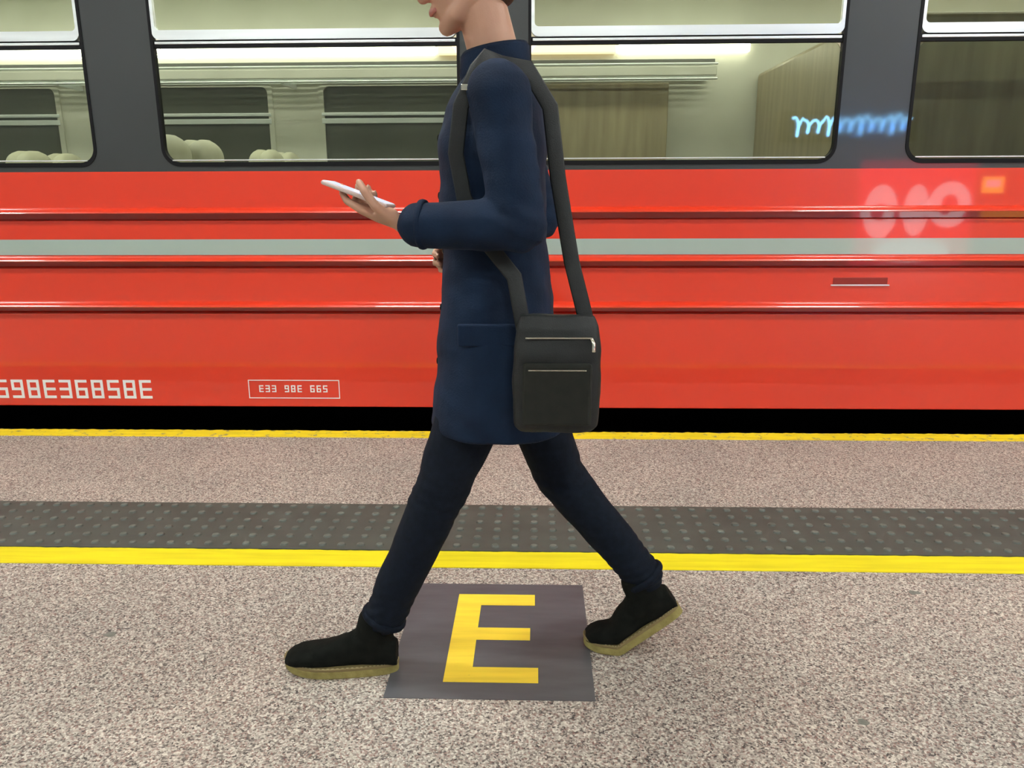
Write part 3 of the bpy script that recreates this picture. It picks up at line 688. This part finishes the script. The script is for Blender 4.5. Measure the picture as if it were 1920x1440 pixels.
# boots: foot along local -x, heel at x=0, sole bottom z=0, flexing at the ball
def boot(heel, yc, lift, sidey, zbase, toe_out=0.0):
    BALL = -0.195
    def bend(v):
        x, y, z = v
        if lift:
            t = min(1.0, max(0.0, (x-BALL+0.03)/0.06)); a = lift*t*t*(3-2*t)
            dx, dz = x-BALL, z-0.004
            x = BALL + dx*math.cos(a) - dz*math.sin(a); z = 0.004 + dx*math.sin(a) + dz*math.cos(a)
        return Vector((heel + x + toe_out*0, yc + y + toe_out*x, zbase + z))
    def outline(n, grow=0.0):
        o = []
        for k in range(n):
            t = 2*math.pi*k/n; c, s = math.cos(t), math.sin(t)
            x = -0.142 + (0.142+grow)*c
            f = (x+0.284)/0.284                       # 0 toe .. 1 heel
            wd = 0.047 - 0.013*math.sin(min(1,max(0,(f-0.30)/0.55))*math.pi*0.5)
            y = (wd+grow)*math.copysign(abs(s)**0.78, s) - sidey*0.004*math.sin(f*math.pi)
            o.append((x, y))
        return o
    N_ = 64
    def solid(grow, z0, z1, steps=2):
        bm = bmesh.new(); rs = []
        ol = outline(N_, grow); inner = [outline(N_, grow-0.04*j) for j in (0,)]
        for z in (z0, z0+(z1-z0)*0.15, z0+(z1-z0)*0.85, z1):
            g = 0.0 if z in (z0, z1) else 0.0012
            rs.append([bm.verts.new(bend((x*(1+g*4), y*(1+g*20), z + (0.004*max(0,(-x-0.235)/0.05)**2)*10*0.25))) for x, y in ol])
        for A, Bq in zip(rs, rs[1:]):
            for k in range(N_): bm.faces.new((A[k],A[(k+1)%N_],Bq[(k+1)%N_],Bq[k]))
        for r_, flip in ((rs[0], 1), (rs[-1], 0)):      # ladder caps follow the bend
            for k in range(N_//2 - 1):
                q = [r_[k+1], r_[k], r_[-k] if k else r_[0], r_[-(k+1)]]
                q2 = []
                for v in q:
                    if v not in q2: q2.append(v)
                if len(q2) > 2: bm.faces.new(q2 if flip else q2[::-1])
            q = [r_[N_//2], r_[N_//2-1], r_[-(N_//2-1)]]
            bm.faces.new(q if flip else q[::-1])
        return bm
    # upper
    ub = bmesh.new(); st = []
    secs = [(0.002,0.026,0.078),(-0.03,0.032,0.098),(-0.07,0.034,0.108),(-0.10,0.035,0.100),(-0.13,0.039,0.092),(-0.16,0.043,0.076),(-0.19,0.046,0.066),(-0.22,0.046,0.058),(-0.25,0.044,0.053),(-0.270,0.036,0.046),(-0.284,0.022,0.036)]
    rs = []
    for x, wd, hh in secs:
        rg_ = []
        for k in range(20):
            a = 2*math.pi*k/20; c, s = math.cos(a), math.sin(a)
            y = wd*math.copysign(abs(c)**0.8, c); z = 0.018 + (hh-0.010)*(0.5+0.5*math.copysign(abs(s)**0.75, s)); 
            y *= 1 - 0.35*max(0, (z-0.055)/0.06)
            rg_.append(ub.verts.new(bend((x, y - sidey*0.003, z))))
        rs.append(rg_)
    for A, Bq in zip(rs, rs[1:]):
        for k in range(20): ub.faces.new((A[k],A[(k+1)%20],Bq[(k+1)%20],Bq[k]))
    ub.faces.new(rs[0]); ub.faces.new(rs[-1][::-1])
    tube(ub, [bend((-0.060,0,0.055)), bend((-0.056,0,0.095)), bend((-0.050,0,0.138))], [(0.036,0.054),(0.038,0.050),(0.041,0.045)], seg=20, up=(1,0,0))
    ell(ub, bend((-0.085,0,0.075)), (0.050,0.036,0.040), Matrix.Rotation(-lift, 3, 'Y'), 18)
    up_ = remesh('boot', ub, 0.0034, suede_m, pe, 4, disp=lambda p: 0.0016*noise.noise(p*38))
    so = obj('sole', solid(0.0035, 0.0, 0.021), sole_m, up_, smooth=False)
    we = obj('welt', solid(0.0050, 0.021, 0.0285), welt_m, up_)
    bm = bmesh.new(); ol = outline(150, 0.003)
    for k in range(0, 150, 2):
        a = bend((ol[k][0], ol[k][1], 0.0292)); b = bend((ol[(k+1)%150][0], ol[(k+1)%150][1], 0.0292)); tube(bm, [a, a.lerp(b,0.8)], [0.0007]*2, seg=5)
    obj('welt_stitching', bm, stitch_m, up_)
    bm = bmesh.new()                                 # laces over the instep
    for j in range(3):
        x = -0.098 - 0.018*j; z = 0.113 - 0.0125*j
        tube(bm, [bend((x,-0.020,z-0.007)), bend((x-0.004,0,z)), bend((x,0.020,z-0.007))], [0.0022]*3, seg=6)
    obj('laces', bm, suede_m, up_, smooth=True)
    a, b = bend((-0.010,0,0.140)), bend((0.004,0,0.118))
    obj('pull_tab', tube(bmesh.new(), [a, a+Vector((0.012,0,0.004)), b], [(0.009,0.0035)]*3, seg=8), suede_m, up_, smooth=True)
    return up_
b1 = boot(-0.352, 1.765, 0.0, 1, 0.0003); b2 = boot(0.421, 1.880, R(34), -1, 0.0003)
b1['label'] = 'front boot, planted'; b2['label'] = 'rear boot, heel lifted'

# phone in the near hand
ph = thing('smartphone', 'pale smartphone held out in the hand of the walking person', 'phone', PL(0.105, 0.0, 0.0245))
Fn = FL.normalized(); Tn = (TL - Fn*TL.dot(Fn)).normalized(); Nn = Fn.cross(Tn); Nn = Nn if Nn.dot(NL) > 0 else -Nn
ph.rotation_euler = Matrix((Tn, Fn, Nn if Tn.cross(Fn).dot(Nn) > 0 else -Nn)).transposed().to_euler()
obj('case', B(-0.036, 0.036, -0.068, 0.078, -0.0045, 0.0045, bev=0.004), phone_m, ph)
sg = 1 if Tn.cross(Fn).dot(Nn) > 0 else -1
obj('screen', B(-0.033, 0.033, -0.064, 0.074, min(0.0045*sg,0.0052*sg), max(0.0045*sg,0.0052*sg)), screen_m, ph)

# shoulder bag on the near hip
bg = thing('shoulder_bag', 'dark nylon shoulder bag with metal zips hanging behind the hip of the walking person', 'bag', (0.045, 1.612, 0.695))
bb = bmesh.new(); loft(bb, [(0,0,0.0,0.080,0.026,3.5),(0,0,0.012,0.090,0.034,3.5),(0,0,0.08,0.094,0.038,3.5),(0,0,0.17,0.092,0.037,3.5),(0,0,0.225,0.086,0.028,3.2),(0,0,0.250,0.078,0.014,3)], 40)
remesh('bag_body', bb, 0.004, bag_m, bg, 4, disp=lambda p: 0.003*noise.noise(Vector((p.x*18,p.y*18,p.z*22))))
obj('front_pocket', B(-0.072, 0.072, -0.047, -0.030, 0.02, 0.155, bev=0.008), khaki_m, bg)
obj('top_zip', B(-0.066, 0.072, -0.0365, -0.025, 0.2050, 0.2085, bev=0.001), metal_m, bg)
obj('pocket_zip', B(-0.06, 0.06, -0.0495, -0.045, 0.140, 0.143, bev=0.001), metal_m, bg)
bm = tube(bmesh.new(), [(0.070,-0.034,0.206),(0.074,-0.042,0.196),(0.074,-0.043,0.180)], [(0.004,0.0015)]*3, seg=8); obj('zip_pull', bm, metal_m, bg, smooth=True)
def loc(v): return Vector(v) - Vector((0.045,1.612,0.695))
sp = [loc(p) for p in ((-0.025,1.616,0.915),(-0.045,1.640,1.02),(-0.095,1.662,1.08),(-0.150,1.674,1.18),(-0.165,1.666,1.27),(-0.152,1.656,1.36),(-0.118,1.658,1.43),(-0.095,1.690,1.462),(-0.075,1.735,1.452),(-0.02,1.71,1.44),(0.028,1.68,1.36),(0.045,1.67,1.22),(0.075,1.655,1.05),(0.110,1.616,0.915))]
obj('strap', tube(bmesh.new(), sp, [(0.0165,0.0025)]*len(sp), seg=10, up=(0,-1,0.2)), bag_m, bg, smooth=True)
bm = B(-0.014, 0.014, -0.006, -0.001, -0.006, 0.006, bev=0.0015); bk = obj('buckle', bm, metal_m, bg); bk.location = loc((-0.136,1.650,1.395))
